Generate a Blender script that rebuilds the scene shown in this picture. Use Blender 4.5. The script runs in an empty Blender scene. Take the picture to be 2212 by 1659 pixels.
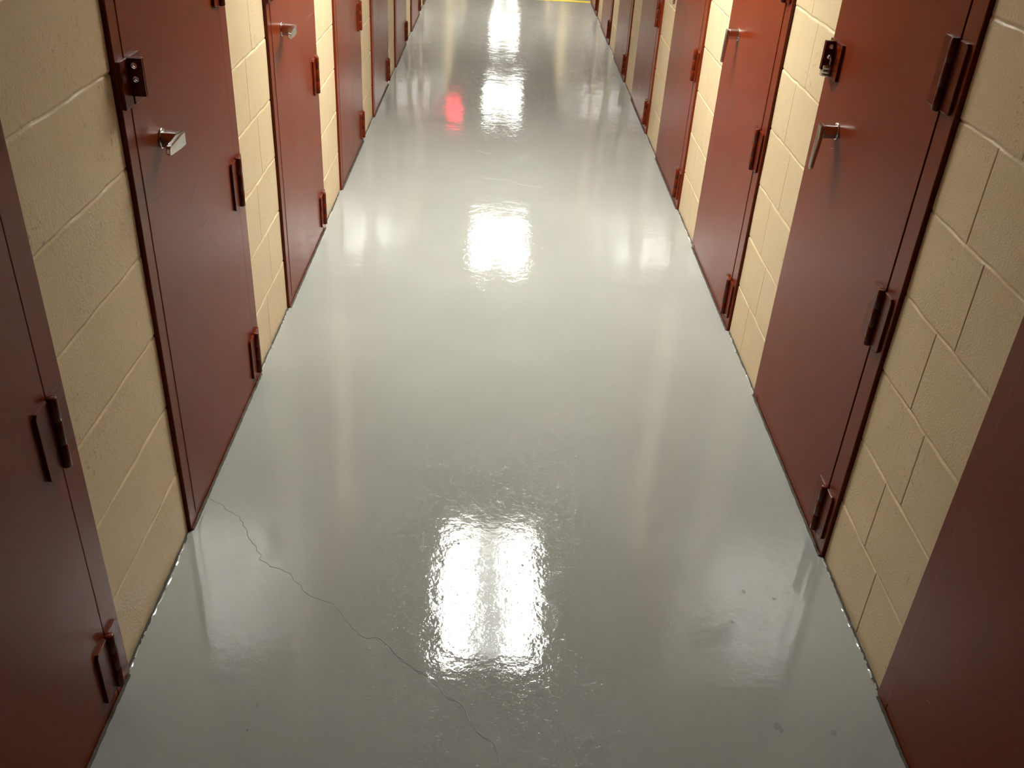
import bpy, bmesh, math, random
from mathutils import Vector, Matrix
random.seed(7)
S = bpy.context.scene
C = S.collection
PI = math.pi

# ------------------------------------------------------------------ measured layout (metres)
F_PX, W_PX, H_PX = 2009.29, 2212, 1659
PITCH, YAW, ROLL = 0.553530, 0.035374, 0.064273
CAM_Z = 1.71873
A, B = -0.77583, 0.95456          # corridor faces of the door frames, left and right
PROUD = 0.009                     # frames stand this far off the block wall
WL, WR = A - PROUD, B + PROUD     # faces of the block walls
MID = (A + B) / 2
CEIL = 2.26
COURSE = 0.2032
DW = 0.845                        # overall frame width
DH = 2.06
Y0, Y1 = -5.0, 29.0
LY = [1.943 + 1.327 * (i - 1) for i in range(-1, 8)]          # near edges of the left doors
RY = [1.941 + 1.3125 * (i - 1) for i in range(-1, 8)]         # near edges of the right doors
STRIPE_Y = 10.56

def cam_axes():
    cp, sp, cy, sy, cr, sr = math.cos(PITCH), math.sin(PITCH), math.cos(YAW), math.sin(YAW), math.cos(ROLL), math.sin(ROLL)
    f = Vector((sy * cp, cy * cp, -sp)); r = Vector((cy, -sy, 0)); u = r.cross(f)
    return cr * r + sr * u, -sr * r + cr * u, f
RX, UX, FX = cam_axes()
def floor_pt(u, v):
    d = FX + RX * ((u - W_PX / 2) / F_PX) - UX * ((v - H_PX / 2) / F_PX)
    t = -CAM_Z / d.z
    return Vector((d.x * t, d.y * t, 0))
def wall_pt(u, v, x):
    d = FX + RX * ((u - W_PX / 2) / F_PX) - UX * ((v - H_PX / 2) / F_PX)
    t = x / d.x
    return Vector((x, d.y * t, CAM_Z + d.z * t))

# ------------------------------------------------------------------ materials
def new_mat(name):
    m = bpy.data.materials.new(name); m.use_nodes = True
    nt = m.node_tree; b = nt.nodes['Principled BSDF']
    return m, nt, b
def N(nt, t, **kw):
    n = nt.nodes.new(t)
    for k, v in kw.items():
        if hasattr(n, k): setattr(n, k, v)
        else: n.inputs[k.replace('_', ' ')].default_value = v
    return n
def L(nt, a, b): nt.links.new(a, b)
def ramp(nt, fac, stops):
    r = N(nt, 'ShaderNodeValToRGB')
    e = r.color_ramp.elements
    e[0].position, e[0].color = stops[0][0], (*stops[0][1], 1)
    e[1].position, e[1].color = stops[-1][0], (*stops[-1][1], 1)
    for p, c in stops[1:-1]:
        q = e.new(p); q.color = (*c, 1)
    L(nt, fac, r.inputs['Fac']); return r
def coords(nt, scale=(1, 1, 1)):
    g = N(nt, 'ShaderNodeNewGeometry'); mp = N(nt, 'ShaderNodeMapping')
    mp.inputs['Scale'].default_value = scale
    L(nt, g.outputs['Position'], mp.inputs['Vector']); return mp.outputs['Vector']
def noise(nt, vec, scale, detail=2, rough=.5, dist=0):
    n = N(nt, 'ShaderNodeTexNoise'); n.inputs['Scale'].default_value = scale
    n.inputs['Detail'].default_value = detail; n.inputs['Roughness'].default_value = rough
    n.inputs['Distortion'].default_value = dist
    L(nt, vec, n.inputs['Vector']); return n.outputs['Fac']
def bump(nt, height, strength, distance, normal=None):
    b = N(nt, 'ShaderNodeBump'); b.inputs['Strength'].default_value = strength; b.inputs['Distance'].default_value = distance
    L(nt, height, b.inputs['Height'])
    if normal is not None: L(nt, normal, b.inputs['Normal'])
    return b.outputs['Normal']
def mixc(nt, fac, a, b, mode='MIX'):
    m = N(nt, 'ShaderNodeMix', data_type='RGBA', blend_type=mode)
    if hasattr(fac, 'is_linked'): L(nt, fac, m.inputs[0])
    else: m.inputs[0].default_value = fac
    for s, i in ((a, 6), (b, 7)):
        if hasattr(s, 'is_linked'): L(nt, s, m.inputs[i])
        else: m.inputs[i].default_value = (*s, 1)
    return m.outputs[2]

def mat_floor():
    m, nt, b = new_mat('grey_floor_coating')
    p = coords(nt)
    blot = noise(nt, p, 1.3, 3, .55)
    col = ramp(nt, blot, [(.3, FLOOR_A), (.7, FLOOR_B)])
    L(nt, col.outputs[0], b.inputs['Base Color'])
    rg = ramp(nt, noise(nt, p, 5, 3, .6), [(.3, (.03,) * 3), (.75, (.06,) * 3)])
    L(nt, rg.outputs[0], b.inputs['Roughness'])
    b.inputs['IOR'].default_value = 1.38
    n1 = bump(nt, noise(nt, p, 5.0, 2, .5), .25, .006)
    n2 = bump(nt, noise(nt, p, 34, 2, .5), .30, .0014, n1)
    n3 = bump(nt, noise(nt, p, 125, 2, .6), .30, .00045, n2)
    # sparse brush ridges and grit
    w = coords(nt, (1.0, 2.2, 1))
    rid = ramp(nt, noise(nt, w, 60, 4, .75, 1.2), [(.60, (0,) * 3), (.75, (1,) * 3)])
    n4 = bump(nt, rid.outputs[0], .30, .0009, n3)
    L(nt, n4, b.inputs['Normal'])
    return m
def mat_wall():
    m, nt, b = new_mat('cream_painted_block')
    p = coords(nt)
    big = ramp(nt, noise(nt, p, 2.2, 4, .6), [(.25, WALL_A), (.75, WALL_B)])
    pores = ramp(nt, noise(nt, p, 95, 3, .65), [(.585, (0,) * 3), (.67, (1,) * 3)])
    gate = ramp(nt, noise(nt, p, 4.5, 3, .6), [(.50, (.0,) * 3), (.66, (.75,) * 3)])
    mul = N(nt, 'ShaderNodeMath', operation='MULTIPLY'); L(nt, pores.outputs[0], mul.inputs[0]); L(nt, gate.outputs[0], mul.inputs[1])
    c1 = mixc(nt, mul.outputs[0], big.outputs[0], (.26, .18, .10))
    ps = coords(nt, (14, 14, 3.2))
    sc = ramp(nt, noise(nt, ps, 2.2, 5, .7, .8), [(.685, (0,) * 3), (.72, (.75,) * 3)])
    c2 = mixc(nt, sc.outputs[0], c1, (.20, .14, .085))
    L(nt, c2, b.inputs['Base Color'])
    b.inputs['Roughness'].default_value = .5
    b.inputs['Specular IOR Level'].default_value = .35
    n1 = bump(nt, noise(nt, p, 11, 4, .6), .35, .003)
    n2 = bump(nt, noise(nt, p, 170, 3, .6), .5, .0017, n1)
    n3 = bump(nt, mul.outputs[0], .35, -.001, n2)
    L(nt, n3, b.inputs['Normal'])
    return m
def mat_door(name, colr, rough):
    m, nt, b = new_mat(name)
    p = coords(nt)
    c = ramp(nt, noise(nt, p, 3.0, 3, .6), [(.3, tuple(x * .96 for x in colr)), (.7, tuple(x * 1.04 for x in colr))])
    L(nt, c.outputs[0], b.inputs['Base Color'])
    r = ramp(nt, noise(nt, p, 5, 2, .5), [(.3, (rough * .95,) * 3), (.7, (rough * 1.05,) * 3)])
    L(nt, r.outputs[0], b.inputs['Roughness'])
    n1 = bump(nt, noise(nt, p, 3, 1, .5), .12, .004)
    n2 = bump(nt, noise(nt, p, 260, 2, .6), .10, .0004, n1)
    L(nt, n2, b.inputs['Normal'])
    b.inputs['IOR'].default_value = 1.275
    return m
def mat_plain(name, colr, rough, metal=0, bumpy=0):
    m, nt, b = new_mat(name)
    p = coords(nt)
    c = ramp(nt, noise(nt, p, 40, 2), [(.3, tuple(x * .92 for x in colr)), (.7, tuple(min(1, x * 1.05) for x in colr))])
    L(nt, c.outputs[0], b.inputs['Base Color'])
    b.inputs['Roughness'].default_value = rough; b.inputs['Metallic'].default_value = metal
    if bumpy: L(nt, bump(nt, noise(nt, p, 120, 3), .4, bumpy), b.inputs['Normal'])
    return m
def mat_emit(name, colr, strength):
    m, nt, b = new_mat(name)
    b.inputs['Base Color'].default_value = (*[min(.8, x) for x in colr], 1)
    b.inputs['Emission Color'].default_value = (*colr, 1); b.inputs['Emission Strength'].default_value = strength
    b.inputs['Roughness'].default_value = .4
    return m
FLOOR_A, FLOOR_B = (.248, .246, .226), (.275, .272, .251)
WALL_A, WALL_B = (.56, .435, .26), (.60, .47, .295)
M = dict(
    floor=mat_floor(), wall=mat_wall(),
    door=mat_door('dark_red_door_enamel', (.140, .0185, .0026), .31),
    hinge=mat_door('dark_red_hinge_enamel', (.108, .0125, .002), .27),
    chrome=mat_plain('chrome_plating', (.62, .60, .57), .16, 1),
    steel=mat_plain('polished_lock_steel', (.68, .66, .63), .2, 1),
    black=mat_plain('black_keyway', (.02, .02, .02), .5),
    crack=mat_plain('floor_crack_dark', (.10, .095, .085), .6),
    scuff=mat_plain('grey_scuff_mark', (.16, .153, .14), .5),
    bead=mat_plain('floor_coating_bead', (.34, .34, .315), .12, 0, .001),
    base_line=mat_plain('wall_base_dark_line', (.05, .042, .03), .8),  # dark strip along the foot of the walls and door frames
    scratch=mat_plain('pale_scratch', (.42, .20, .15), .5),
    dscratch=mat_plain('dark_scuff', (.07, .022, .016), .55),
    yellow=mat_plain('yellow_line_paint', (.80, .60, .03), .25),
    ceiling=mat_plain('darkened_ceiling_board', (.14, .12, .095), .8),  # colour darkened to cut the light bounced off the ceiling
    white=mat_plain('white_fixture_enamel', (.75, .75, .72), .4),
    lens=mat_emit('lit_lens', (.98, 1.0, .93), 41.0),
    basket=mat_emit('lit_basket', (.98, 1.0, .93), 4.0),
    lens_dim=mat_emit('lit_lens_dimmed', (.98, 1.0, .92), 25.0),  # same lens with weaker emission, so the floor between lights falls darker
    red=mat_emit('lit_red_face', (1.0, .02, .05), 7.0),
)

# ------------------------------------------------------------------ mesh helpers
def box(bm, lo, hi, bev=0, seg=2, mi=0):
    lo, hi = Vector(lo), Vector(hi)
    t = bmesh.new()
    bmesh.ops.create_cube(t, size=1)
    for v in t.verts:
        v.co = Vector((lo[i] + (v.co[i] + .5) * (hi[i] - lo[i]) for i in range(3)))
    if bev: bmesh.ops.bevel(t, geom=list(t.edges), offset=bev, segments=seg, affect='EDGES', profile=.5)
    merge(bm, t, mi)
def merge(bm, t, mi=0, mat=None):
    vm = {}
    for v in t.verts: vm[v] = bm.verts.new(mat @ v.co if mat else v.co)
    for f in t.faces:
        try:
            g = bm.faces.new([vm[v] for v in f.verts]); g.material_index = mi; g.smooth = f.smooth
        except ValueError: pass
    t.free()
def lathe(bm, prof, mat, seg=24, mi=0):
    """profile of (radius, height) turned about local Z, placed by mat"""
    rings = []
    for r, h in prof:
        if r < 1e-6: rings.append([bm.verts.new(mat @ Vector((0, 0, h)))])
        else: rings.append([bm.verts.new(mat @ Vector((r * math.cos(2 * PI * k / seg), r * math.sin(2 * PI * k / seg), h))) for k in range(seg)])
    for a, b in zip(rings, rings[1:]):
        for k in range(seg):
            k2 = (k + 1) % seg
            if len(a) == 1: vs = [a[0], b[k2], b[k]][::-1]
            elif len(b) == 1: vs = [a[k], a[k2], b[0]]
            else: vs = [a[k], a[k2], b[k2], b[k]]
            f = bm.faces.new(vs); f.material_index = mi; f.smooth = True
def tube(bm, pts, rad, seg=10, mi=0):
    rings = []
    n = len(pts)
    for i, p in enumerate(pts):
        d = (pts[min(i + 1, n - 1)] - pts[max(i - 1, 0)]).normalized()
        up = Vector((1, 0, 0)) if abs(d.x) < .8 else Vector((0, 1, 0))
        s = d.cross(up).normalized(); q = s.cross(d)
        rings.append([bm.verts.new(p + rad * (math.cos(2 * PI * k / seg) * s + math.sin(2 * PI * k / seg) * q)) for k in range(seg)])
    for a, b in zip(rings, rings[1:]):
        for k in range(seg):
            f = bm.faces.new([a[k], a[(k + 1) % seg], b[(k + 1) % seg], b[k]]); f.smooth = True; f.material_index = mi
    for r in (rings[0], rings[-1]):
        try: bm.faces.new(r).material_index = mi
        except ValueError: pass
def prism(bm, pts, y0, y1, bev=0, mi=0):
    """outline in local XZ extruded along Y"""
    t = bmesh.new()
    a = [t.verts.new((p[0], y0, p[1])) for p in pts]; b = [t.verts.new((p[0], y1, p[1])) for p in pts]
    t.faces.new(a); t.faces.new(b[::-1])
    for k in range(len(pts)): t.faces.new([a[k], b[k], b[(k + 1) % len(pts)], a[(k + 1) % len(pts)]])
    bmesh.ops.recalc_face_normals(t, faces=list(t.faces))
    if bev: bmesh.ops.bevel(t, geom=list(t.edges), offset=bev, segments=2, affect='EDGES', profile=.5)
    merge(bm, t, mi)
def obj(name, bm, mats, parent=None, recalc=True):
    if recalc: bmesh.ops.recalc_face_normals(bm, faces=list(bm.faces))
    me = bpy.data.meshes.new(name); bm.to_mesh(me); bm.free()
    for m in (mats if isinstance(mats, (list, tuple)) else [mats]): me.materials.append(M[m])
    o = bpy.data.objects.new(name, me); C.objects.link(o)
    if parent is not None: o.parent = parent
    return o
def empty(name, loc=(0, 0, 0), rz=0):
    o = bpy.data.objects.new(name, None); C.objects.link(o)
    o.location = loc; o.rotation_euler = (0, 0, rz); o.empty_display_size = .1
    return o
def tag(o, label=None, cat=None, group=None, kind=None):
    if label: o['label'] = label
    if cat: o['category'] = cat
    if group: o['group'] = group
    if kind: o['kind'] = kind
    return o
def copy_tree(o, parent=None):
    c = o.copy(); C.objects.link(c)
    if parent is not None: c.parent = parent
    for ch in list(o.children): copy_tree(ch, c)
    return c

# ------------------------------------------------------------------ floor
def ribbon(bm, pts, width, height, z=0.0, mi=0, jitter=.3):
    """a low ridge following pts on the floor"""
    rows = []
    n = len(pts)
    for i, p in enumerate(pts):
        d = (pts[min(i + 1, n - 1)] - pts[max(i - 1, 0)]).normalized()
        s = Vector((-d.y, d.x, 0)); w = width * (1 + random.uniform(-jitter, jitter)) * (.35 if i in (0, n - 1) else 1)
        rows.append([bm.verts.new(p + s * w / 2 + Vector((0, 0, z + .0001))), bm.verts.new(p + Vector((0, 0, z + height * (1 + random.uniform(-jitter, jitter))))), bm.verts.new(p - s * w / 2 + Vector((0, 0, z + .0001)))])
    for a, b in zip(rows, rows[1:]):
        for k in range(2):
            f = bm.faces.new([a[k], b[k], b[k + 1], a[k + 1]]); f.material_index = mi
def wander(px, step=.012, amp=.004):
    w = [floor_pt(*q) for q in px]; out = []
    for a, b in zip(w, w[1:]):
        n = max(1, int((b - a).length / step)); s = Vector((-(b - a).y, (b - a).x, 0)).normalized()
        for k in range(n): out.append(a.lerp(b, k / n) + (s * random.uniform(-amp, amp) if k else Vector()))
    out.append(w[-1]); return out
bm = bmesh.new()
v = [bm.verts.new(c) for c in ((WL - .05, Y0, 0), (WR + .05, Y0, 0), (WR + .05, Y1, 0), (WL - .05, Y1, 0))]
bm.faces.new(v)
v = [bm.verts.new(c) for c in ((WL - .05, Y0, -.1), (WR + .05, Y0, -.1), (WR + .05, Y1, -.1), (WL - .05, Y1, -.1))]
bm.faces.new(v[::-1])
crack = [(438, 1073), (451, 1076), (477, 1088), (496, 1105), (518, 1116), (532, 1142), (543, 1169), (565, 1199), (560, 1208), (584, 1224), (609, 1230), (631, 1245), (642, 1259), (661, 1281), (700, 1298), (724, 1308), (748, 1342), (771, 1363), (793, 1380), (811, 1377), (839, 1395), (859, 1419), (891, 1441), (926, 1465), (946, 1483), (962, 1504), (994, 1520), (1014, 1560), (1040, 1590), (1065, 1604), (1077, 1635), (1080, 1690)]
ribbon(bm, wander(crack[:19]), .0017, .0004, mi=1)
ribbon(bm, wander(crack[18:]), .0016, .0007, mi=2)
ribbon(bm, wander(crack[18:]), .0008, .0004, mi=1)
for px in ([(1038, 383), (1061, 386), (1087, 388), (1112, 394), (1133, 400), (1175, 405)], [(1030, 325), (1061, 334)]):
    ribbon(bm, wander(px, .03, .008), .004, .0009, mi=2, jitter=.7)
def fleck(u, v, r, h, mi):
    p = floor_pt(u, v); n = 9; ph = random.random() * 6
    ring = [bm.verts.new(p + Vector((r * (1 + random.uniform(-.35, .35)) * math.cos(ph + 2 * PI * k / n), 1.2 * r * (1 + random.uniform(-.35, .35)) * math.sin(ph + 2 * PI * k / n), .0002))) for k in range(n)]
    top = bm.verts.new(p + Vector((0, 0, h)))
    for k in range(n):
        f = bm.faces.new([ring[k], ring[(k + 1) % n], top]); f.material_index = mi
for (u, v_) in ((1152, 843), (1178, 612), (1198, 630), (850, 1276), (858, 1357), (872, 1358), (880, 1366), (868, 1383), (1244, 1414), (1256, 1422), (1240, 1425), (1163, 1598), (952, 1585), (948, 1600), (680, 1432), (988, 1285), (1060, 350), (1075, 360), (1150, 262), (1140, 1008), (1035, 1050), (1245, 985), (545, 1488), (1096, 1276), (1010, 610), (1146, 505)):
    fleck(u, v_, random.uniform(.0012, .0026), .0012, 2)
for k in range(230):
    u, v_ = random.gauss(1055, 115), random.gauss(1290, 165)
    rr = random.uniform(.0008, .0020); fleck(u, v_, rr, rr * random.uniform(.06, .22), 0)
for k in range(60):
    u, v_ = random.gauss(1075, 80), random.uniform(270, 660)
    rr = random.uniform(.002, .005); fleck(u, v_, rr, rr * random.uniform(.05, .15), 0)
for (u, v_, r) in ((991, 1174, .004), (534, 1577, .0026), (1092, 1272, .002), (1330, 1531, .0014)): fleck(u, v_, r, .0008, 1)
for (u, v_, r) in ((1680, 1571, .009), (1687, 1577, .006), (1801, 1583, .007), (1672, 1294, .005), (1606, 1278, .006), (1582, 1344, .004), (555, 1523, .004)): fleck(u, v_, r, .0003, 3)
floor = obj('floor', bm, ['floor', 'crack', 'bead', 'scuff'], recalc=False)
tag(floor, 'glossy pale grey coated corridor floor with a thin crack', 'floor', kind='structure')

# lumpy lip of floor coating where it meets the walls (kept on the floor)
bm = bmesh.new()
def lip(x, sgn, ya, yb, bead=True):
    y = ya
    rows = []
    while y < yb:
        w = .0035 + .0025 * random.random(); h = .0015 + .003 * random.random() ** 2
        off = .003 + .002 * math.sin(y * 19) + .0018 * random.random()
        rows.append([Vector((x + sgn * (off - .001), y, .0001)), Vector((x + sgn * (off + w * .4), y, h)), Vector((x + sgn * (off + w), y, .0002)), ])
        y += .011 + .006 * random.random()
    vr = [[bm.verts.new(p) for p in r] for r in rows] if bead else []
    for a, b in zip(vr, vr[1:]):
        if random.random() < .25: continue
        for k in range(2):
            f = bm.faces.new([a[k], b[k], b[k + 1], a[k + 1]]); f.material_index = 0
    gr = [[bm.verts.new((x - sgn * .0005, r[0].y, .0004)), bm.verts.new((x + sgn * (.0045 + .002 * random.random()), r[0].y, .0004)), bm.verts.new((x + sgn * .0012, r[0].y, .004 + .004 * random.random()))] for r in rows]
    for a, b in zip(gr, gr[1:]):
        f = bm.faces.new([a[0], a[1], b[1], b[0]]); f.material_index = 1
        f = bm.faces.new([a[1], a[2], b[2], b[1]]); f.material_index = 1
for x, sgn, ys in ((WL, 1, LY), (WR, -1, RY)):
    for i in range(len(ys)):
        ya = ys[i] + DW; yb = ys[i + 1] if i + 1 < len(ys) else ys[i] + 1.3125
        if yb > 0.5: lip(x, sgn, ya, yb)
for x, sgn, ys in ((A, 1, LY), (B, -1, RY)):
    for y in ys:
        if y > 0: lip(x, sgn, y + .004, y + DW - .004, False)
o = obj('coating_edge', bm, ['bead', 'base_line'], floor)
o['label'] = 'lumpy dried edge of the floor coating along the walls'

# ------------------------------------------------------------------ block walls
def groove(d, half):
    d = abs(d) / half
    return 0 if d >= 1 else .5 * (1 + math.cos(PI * d))
def wobble(i, t): return .0012 * math.sin(t * 23 + i * 1.7) + .0008 * math.sin(t * 61 + i * 3.1)
def block_grid(bm, x, sgn, ya, yb, za, zb, joints, depth=.0032, vdepth=.0016):
    """joints(course) -> y positions of the vertical joints in that course"""
    zs = [za]
    k0, k1 = math.ceil(za / COURSE - 1e-6), math.floor(zb / COURSE + 1e-6)
    for k in range(max(1, k0), k1 + 1):
        for q in (-.013, -.0085, -.006, -.0045, -.003, -.0015, 0, .0015, .003, .0045, .006, .0085, .013): zs.append(k * COURSE + q)
        for q in (.2, .4, .6, .8): zs.append(k * COURSE + q * COURSE)
    zs = sorted(z for z in set(zs + [zb]) if za <= z <= zb)
    alljs = sorted({round(j, 4) for k in range(0, 14) for j in joints(k)})
    ys = [ya, ya + .004, ya + .012, yb - .012, yb - .004, yb]
    for j in alljs:
        ys += [j + q for q in (-.010, -.005, -.0032, -.0016, 0, .0016, .0032, .005, .010)]
    n = max(2, int((yb - ya) / .03)); ys += [ya + (yb - ya) * k / n for k in range(1, n)]
    ys = sorted(y for y in set(ys) if ya <= y <= yb)
    yy = [ys[0]]
    for y in ys[1:]:
        if y - yy[-1] > .0012: yy.append(y)
    yy[-1] = yb
    grid = []
    for z in zs:
        row = []; k = round(z / COURSE); c = int(z / COURSE)
        for y in yy:
            h = 0
            if k >= 1: h = depth * groove(z - k * COURSE, .006) * (.75 + .35 * math.sin(y * 40 + k * 2.1))
            for j in joints(c): h = max(h, vdepth * groove(y - j, .0034))
            hw = .0006 * math.sin(y * 9 + c * 2) + .0006 * math.sin(z * 14 + y * 5)
            e = .004 if (y == ya or y == yb) else 0
            row.append(bm.verts.new((x - sgn * (h + hw + .0012 + e), y, z + (wobble(k, y) if abs(z - k * COURSE) < .01 and 0 < k else 0))))
        grid.append(row)
    for a, b in zip(grid, grid[1:]):
        for i in range(len(yy) - 1):
            f = bm.faces.new([a[i], a[i + 1], b[i + 1], b[i]]) if sgn < 0 else bm.faces.new([a[i], b[i], b[i + 1], a[i + 1]])
            f.smooth = True
    # returns into the wall at both ends, so the piers are solid blocks
    for col, flip in ((0, False), (len(yy) - 1, True)):
        prev = None
        for r in grid:
            vtx = r[col]; back = bm.verts.new((x - sgn * .15, vtx.co.y, vtx.co.z))
            if prev: bm.faces.new([prev[0], vtx, back, prev[1]])
            prev = (vtx, back)
def build_wall(name, x, sgn, ys, label, par):
    bm = bmesh.new()
    edges = []
    for i, y in enumerate(ys):
        ya = ys[i - 1] + DW if i else Y0
        edges.append((i, ya, y))
    last = ys[-1] + DW
    for i, ya, yb in edges:
        if yb - ya < .05: continue
        c = (ya + yb) / 2
        flat = (name == 'wall_left' and i == 2)
        def J(k, c=c, i=i, flat=flat): return [] if flat else [c + (.045 if (k + i + par) % 2 == 0 else -.045)]
        block_grid(bm, x, sgn, ya + .0005, yb - .0005, 0, CEIL, J)
    for y in ys:  # courses over each door head
        block_grid(bm, x, sgn, y - .0005, y + DW + .0005, DH, CEIL, lambda k, y=y: [y + (.2 if k % 2 else .6)])
    # plain run of wall beyond the last door
    block_grid(bm, x, sgn, last + .0005, Y1, 0, CEIL, lambda k: [last + .2 + .2032 * (k % 2) + .4064 * q for q in range(34)])
    o = obj(name, bm, 'wall', recalc=False)
    tag(o, label, 'wall', kind='structure'); return o
build_wall('wall_left', WL, 1, LY, 'cream painted block wall on the left of the corridor', 0)
build_wall('wall_right', WR, -1, RY, 'cream painted block wall on the right of the corridor', 1)
for nm, y, lab in (('wall_back', Y1, 'cream block wall closing the far end of the corridor'), ('wall_front', Y0 - .12, 'cream block wall behind the viewpoint')):
    bm = bmesh.new(); box(bm, (WL - .15, y, 0), (WR + .15, y + .12, CEIL)); tag(obj(nm, bm, 'wall'), lab, 'wall', kind='structure')

# ------------------------------------------------------------------ ceiling with openings for the lights
LIGHT_Y = [4.10, 9.40, 15.25, 20.8, 26.3]
LX0, LX1, LHALF = MID - .295, MID + .295, .58
bm = bmesh.new()
xs = [WL - .15, LX0, LX1, WR + .15]; ycuts = [Y0]
for y in LIGHT_Y: ycuts += [y - LHALF, y + LHALF]
ycuts.append(Y1)
for i in range(len(ycuts) - 1):
    for j in range(3):
        if j == 1 and i % 2 == 1: continue
        box(bm, (xs[j], ycuts[i], CEIL), (xs[j + 1], ycuts[i + 1], CEIL + .16))
tag(obj('ceiling', bm, 'ceiling'), 'ceiling over the corridor, darkened to cut bounced light', 'ceiling', kind='structure')

def make_light():
    t = empty('ceiling_light')
    bm = bmesh.new()
    w, l = .295, LHALF
    for lo, hi in (((-w, -l, 0), (-w + .018, l, .15)), ((w - .018, -l, 0), (w, l, .15)), ((-w, -l, 0), (w, -l + .02, .15)), ((-w, l - .02, 0), (w, l, .15)), ((-w, -l, .14), (w, l, .155))):
        box(bm, lo, hi, .002, 1)
    obj('housing', bm, 'white', t)
    for s in (-1, 1):
        bm = bmesh.new(); x0 = .108 * s; x1 = .274 * s
        box(bm, (min(x0, x1), -l + .022, .105), (max(x0, x1), l - .022, .12), .004, 2); obj('lens', bm, 'lens', t)
    bm = bmesh.new(); box(bm, (-.105, -l + .022, .109), (.105, l - .022, .12), .004, 2); obj('centre_basket', bm, 'basket', t)
    return t
lp = make_light()
dims = {}
def dim_copy(me):
    if me.name not in dims:
        d = me.copy(); d.materials[0] = M['lens_dim']; dims[me.name] = d
    return dims[me.name]
words_ = ['nearest ceiling light, mirrored as the large bright patch low on the floor', 'second ceiling light, mirrored in the middle of the corridor floor',
          'third ceiling light along the corridor, mirrored beside the red glow', 'fourth ceiling light, mirrored at the top of the corridor floor', 'farthest ceiling light at the end of the corridor']
for i, y in enumerate(LIGHT_Y):
    o = lp if i == 0 else copy_tree(lp)
    o.location = (MID, y, CEIL)
    if i:
        for c in o.children:
            if c.name.startswith('lens'): c.data = dim_copy(c.data)
    tag(o, words_[i], 'ceiling light', 'recessed lights along the corridor ceiling')

# red lit sign box on the left, seen as the red reflection in the floor
sg = empty('lit_sign', (-.60, 13.2, 1.84))
bm = bmesh.new(); box(bm, (-.115, 0, 0), (.115, .06, .2), .006); obj('sign_box', bm, 'white', sg)
bm = bmesh.new(); box(bm, (-.10, -.004, .018), (.10, .002, .182), .001, 1); obj('lit_face', bm, 'red', sg)
bm = bmesh.new(); box(bm, (-.03, .01, .2), (.03, .05, CEIL - 1.84), .003); obj('hanger', bm, 'white', sg)
tag(sg, 'red lit sign hanging from the ceiling, seen mirrored in the floor', 'sign')

# ------------------------------------------------------------------ doors (local: X to the right facing the door, -Y out into the corridor, Z up)
SL, SR = .052, .070       # latch stile and hinge stile widths
GAP = .0035
SILL = .026
def frame_bm():
    bm = bmesh.new()
    box(bm, (0, 0, 0), (SL, .09, DH), .0022)
    box(bm, (DW - SR, 0, 0), (DW, .09, DH), .0022)
    box(bm, (SL, 0, DH - .06), (DW - SR, .09, DH), .0022)
    box(bm, (SL, .001, 0), (DW - SR, .09, SILL), .0022)
    # stop behind the panel
    box(bm, (SL - .005, .045, SILL - .005), (SL + .02, .07, DH - .05)); box(bm, (DW - SR - .02, .045, SILL - .005), (DW - SR + .005, .07, DH - .05))
    box(bm, (SL, .045, DH - .08), (DW - SR, .07, DH - .05)); box(bm, (SL, .045, SILL - .004), (DW - SR, .07, SILL + .02))
    return bm
def panel_bm():
    bm = bmesh.new()
    box(bm, (SL - .004, -.0014, SILL + .003), (DW - SR - GAP, .042, DH - .06 - GAP), .0013)
    return bm
GX = DW - SR - GAP / 2    # hinge line
LEAF, HT = .007, .145
def leaf_bm(side):
    bm = bmesh.new()
    a, b = (GX - .060, GX - .0055) if side < 0 else (GX + .0055, GX + .054)
    c = .006
    y = -.0015 if side < 0 else 0
    if side < 0: pts = [(b, 0), (b, HT), (a + c, HT), (a, HT - c), (a, c), (a + c, 0)]
    else: pts = [(a, 0), (b - c, 0), (b, c), (b, HT - c), (b - c, HT), (a, HT)]
    prism(bm, pts, y - LEAF, y + .001, .0012)
    return bm
def barrel_bm():
    bm = bmesh.new()
    mt = Matrix.Translation((GX, -.0105, -.003))
    h = HT + .006; r = .0098
    prof = [(0, 0), (r * .8, 0), (r, .002)]
    for q in (1 / 3, 2 / 3):
        prof += [(r, h * q - .0007), (r * .9, h * q), (r, h * q + .0007)]
    prof += [(r, h - .002), (r * .8, h), (0, h)]
    lathe(bm, prof, mt, 20)
    return bm
def stem_bm():
    bm = bmesh.new()
    prism(bm, [(-.015, -.018), (.015, -.018), (.018, -.006), (.018, .010), (.013, .017), (-.013, .017), (-.018, .010), (-.018, -.006)], -.041, 0, .002)
    lathe(bm, [(0, 0), (.024, 0), (.024, .002), (.019, .004), (0, .004)], Matrix.Rotation(PI / 2, 4, 'X'), 20)
    return bm
def lever_bm():
    bm = bmesh.new()
    pts = [(-.016, .016), (-.017, -.02), (-.011, -.097)]
    pts += [(.011 * math.cos(a), -.101 + .011 * math.sin(a)) for a in [PI + PI * k / 8 for k in range(9)]]
    pts += [(.011, -.097), (.017, -.02), (.016, .016)]
    prism(bm, pts[::-1], -.050, -.0395, .0024)
    for q in bm.verts: q.co.y -= .05 * max(0, -q.co.z - .02)
    return bm
def plate_bm(side):
    bm = bmesh.new()
    g = SL + .001
    if side < 0: box(bm, (.004, -.008, 0), (g - .002, .001, .098), .0014)
    else: box(bm, (g + .002, -.0095, 0), (g + .064, -.0005, .098), .0014)
    return bm
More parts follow.
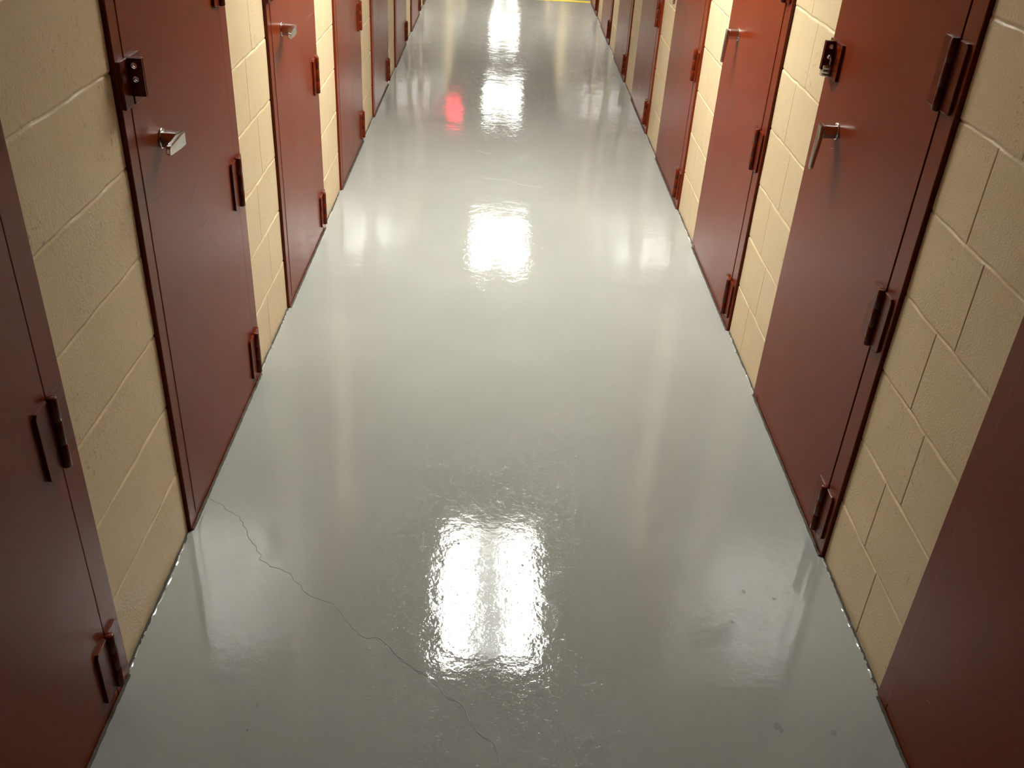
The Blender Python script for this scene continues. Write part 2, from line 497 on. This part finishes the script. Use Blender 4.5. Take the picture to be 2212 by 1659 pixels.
def lug_bm(side):
    """plate standing out from the door with two padlock holes"""
    bm = bmesh.new()
    g = SL + .001
    x0, x1 = (g - .0068, g - .0018) if side < 0 else (g + .0018, g + .0068)
    for zc, hz, zh in ((.043, .023, .055), (.082, .016, .083)):
        cy, hy, r = -.0205, .0170, .0062
        n = 24
        def outer(a):
            c, s = math.cos(a), math.sin(a); k = 1 / max(abs(c), abs(s)); return (cy + hy * c * k, zc + hz * s * k)
        rows = []
        for x in (x0, x1):
            rows.append(([bm.verts.new((x, *outer(2 * PI * k / n + PI / 4))) for k in range(n)], [bm.verts.new((x, cy + r * math.cos(2 * PI * k / n + PI / 4), zh + r * math.sin(2 * PI * k / n + PI / 4))) for k in range(n)]))
        (o0, i0), (o1, i1) = rows
        for k in range(n):
            k2 = (k + 1) % n
            bm.faces.new([o0[k], o0[k2], i0[k2], i0[k]]); bm.faces.new([o1[k], i1[k], i1[k2], o1[k2]])
            bm.faces.new([o0[k], o1[k], o1[k2], o0[k2]]); bm.faces.new([i0[k], i0[k2], i1[k2], i1[k]])
    return bm
HINGE_Z = (.045, .640, 1.218)
HANDLE = (.200, 1.0)
HASP_Z = 1.126
def make_door():
    t = empty('door_1')
    obj('frame', frame_bm(), 'door', t)
    obj('panel', panel_bm(), 'door', t)
    for z in HINGE_Z:
        h = obj('hinge', barrel_bm(), 'hinge', t); h.location = (0, 0, z)
        obj('hinge_leaf', leaf_bm(-1), 'hinge', h); obj('hinge_leaf', leaf_bm(1), 'hinge', h)
    hd = obj('handle', stem_bm(), 'chrome', t); hd.location = (HANDLE[0], -.0015, HANDLE[1]); hd['label'] = 'chrome handle'
    obj('lever', lever_bm(), 'chrome', hd)
    hs = obj('hasp', plate_bm(1), 'hinge', t); hs.location = (0, 0, HASP_Z)
    obj('frame_plate', plate_bm(-1), 'hinge', hs)
    obj('lug', lug_bm(1), 'hinge', hs); obj('lug', lug_bm(-1), 'hinge', hs)
    return t
proto = make_door()
ordw = ['', 'nearest', 'second', 'third', 'fourth', 'fifth', 'sixth', 'seventh', 'farthest']
desc = {
    ('left', 1): 'dark red steel storage door cut off by the left edge of the photo',
    ('left', 2): 'dark red steel storage door second along the left wall, scuffed below its handle',
    ('left', 3): 'bright red steel storage door third along the left wall, lever turned sideways',
    ('right', 1): 'dark red steel storage door cut off by the right edge of the photo',
    ('right', 2): 'dark red steel storage door with a silver padlock, second along the right wall',
    ('right', 3): 'bright orange-red steel storage door third along the right wall, lever hanging down',
}
doors = {}
n = 0
for side, ys in (('left', LY), ('right', RY)):
    for i, y in enumerate(ys[1:], start=1):
        n += 1
        o = proto if n == 1 else copy_tree(proto)
        o.name = 'door_%d' % n
        if side == 'left': o.location = (A, y, 0); o.rotation_euler = (0, 0, PI / 2)
        else: o.location = (B, y + DW, 0); o.rotation_euler = (0, 0, -PI / 2)
        lab = desc.get((side, i)) or 'red steel storage door %s along the %s wall of the corridor' % (ordw[i], side)
        tag(o, lab, 'door', 'red storage doors along the %s wall' % side, 'structure')
        doors[(side, i)] = o
def child(o, nm): return next(c for c in o.children if c.name.split('.')[0] == nm)
def set_lever(o, ang): child(child(o, 'handle'), 'lever').rotation_euler = (0, ang, 0)
set_lever(doors[('left', 3)], math.radians(90)); child(doors[('left', 3)], 'handle').location.z += .008
set_lever(doors[('left', 2)], math.radians(93)); child(doors[('left', 2)], 'handle').location.z += .022

child(doors[('right', 1)], 'handle').location.x += .03
child(doors[('left', 2)], 'hasp').location.z += .013; child(doors[('right', 2)], 'hasp').location.z -= .012

# scratches kept in the door panels they mark
def scratch(door, side, px, mi, w=.0016):
    p = child(door, 'panel')
    if not p.get('own'):
        p.data = p.data.copy(); p.data.materials.append(M['scratch']); p.data.materials.append(M['dscratch']); p['own'] = 1
    x = A if side == 'left' else B
    inv = (Matrix.Translation(door.location) @ Matrix.Rotation(door.rotation_euler.z, 4, 'Z')).inverted()
    pts = [inv @ wall_pt(u, v, x) for u, v in px]
    b = bmesh.new(); b.from_mesh(p.data)
    rows = []
    for i, q in enumerate(pts):
        d = (pts[min(i + 1, len(pts) - 1)] - pts[max(i - 1, 0)]); s = Vector((-d.z, 0, d.x)).normalized() * w / 2 * (.4 if i in (0, len(pts) - 1) else 1)
        rows.append([b.verts.new((q.x + s.x, -.0018, q.z + s.z)), b.verts.new((q.x, -.0021, q.z)), b.verts.new((q.x - s.x, -.0018, q.z - s.z))])
    for r0, r1 in zip(rows, rows[1:]):
        for k in range(2):
            f = b.faces.new([r0[k], r0[k + 1], r1[k + 1], r1[k]]); f.material_index = mi
    b.to_mesh(p.data); b.free()
d = doors[('left', 2)]
scratch(d, 'left', [(328, 436), (338, 430), (349, 419)], 2, .002); scratch(d, 'left', [(430, 490), (438, 484), (446, 474)], 2, .002)
scratch(d, 'left', [(411, 440), (416, 412), (424, 392)], 2, .0014); scratch(d, 'left', [(455, 520), (462, 528), (468, 533)], 2, .0014)
scratch(doors[('left', 3)], 'left', [(662, 38), (668, 33), (674, 29)], 1, .003)
d = doors[('right', 2)]
scratch(d, 'right', [(1726, 988), (1720, 1008), (1714, 1034)], 1, .0018)
scratch(d, 'right', [(1863, 485), (1905, 520), (1928, 560)], 2, .0010)
scratch(d, 'right', [(1792, 318), (1800, 321), (1806, 320)], 1, .0014)
d = doors[('right', 1)]
scratch(d, 'right', [(2004, 1510), (2008, 1516), (2011, 1520)], 1, .002); scratch(d, 'right', [(2202, 1605), (2203, 1630), (2202, 1650)], 1, .0012)
scratch(d, 'right', [(2064, 1425), (2072, 1435)], 1, .0016)

# ------------------------------------------------------------------ padlock on the second right door
dr = doors[('right', 2)]
pk = empty('padlock', dr.matrix_basis @ Vector((SL + .001, -.0150, HASP_Z - .012 + .055)), -PI / 2)
bm = bmesh.new()
lathe(bm, [(0, -.054), (.014, -.054), (.018, -.0525), (.0195, -.050), (.0195, -.046), (.0182, -.045), (.0182, -.043), (.0198, -.042), (.0198, -.035), (.0185, -.034), (.0185, -.032), (.0198, -.031), (.0192, -.024), (.0165, -.0205), (.011, -.0195), (0, -.0195)], Matrix.Identity(4), 32)
obj('lock_body', bm, 'steel', pk)
bm = bmesh.new()
pts = []
for k in range(13):
    a = PI * k / 12
    pts.append(Vector((.0115 * math.cos(a), 0, -.009 + .0115 * math.sin(a))))
pts = [Vector((.0115, 0, -.024)), Vector((.0115, 0, -.016))] + pts + [Vector((-.0115, 0, -.016)), Vector((-.0115, 0, -.024))]
tube(bm, pts, .0038, 12); obj('shackle', bm, 'steel', pk)
bm = bmesh.new(); box(bm, (-.0012, -.006, -.0548), (.0012, .006, -.0538)); lathe(bm, [(0, -.0547), (.004, -.0547), (.004, -.0537), (0, -.0537)], Matrix.Identity(4), 16); obj('keyway', bm, 'black', pk)
tag(pk, 'silver padlock hanging from the hasp of the second door on the right', 'padlock')

# ------------------------------------------------------------------ yellow stripe
bm = bmesh.new(); box(bm, (WL + .006, STRIPE_Y, .0002), (WR - .006, STRIPE_Y + .10, .0022), .0006, 1)
tag(obj('floor_stripe', bm, 'yellow'), 'yellow painted safety stripe across the grey floor at the far end', 'floor stripe')

# ------------------------------------------------------------------ camera, world, view
cd = bpy.data.cameras.new('camera'); cam = bpy.data.objects.new('camera', cd); C.objects.link(cam)
cd.sensor_fit = 'HORIZONTAL'; cd.sensor_width = 36; cd.lens = 36 * F_PX / W_PX; cd.clip_start = .02
cam.matrix_world = Matrix(((RX.x, UX.x, -FX.x, 0), (RX.y, UX.y, -FX.y, 0), (RX.z, UX.z, -FX.z, CAM_Z), (0, 0, 0, 1)))
S.camera = cam
w = bpy.data.worlds.new('world'); S.world = w; w.use_nodes = True
w.node_tree.nodes['Background'].inputs[0].default_value = (.02, .018, .015, 1)
S.view_settings.view_transform = 'Standard'; S.view_settings.look = 'None'; S.view_settings.gamma = 1
S.view_settings.use_curve_mapping = False; S.view_settings.exposure = 1.35
S.cycles.use_denoising = True
S.cycles.max_bounces = 10; S.cycles.diffuse_bounces = 5; S.cycles.glossy_bounces = 5
S.cycles.caustics_reflective = True; S.cycles.blur_glossy = 0.0; S.cycles.sample_clamp_indirect = 12
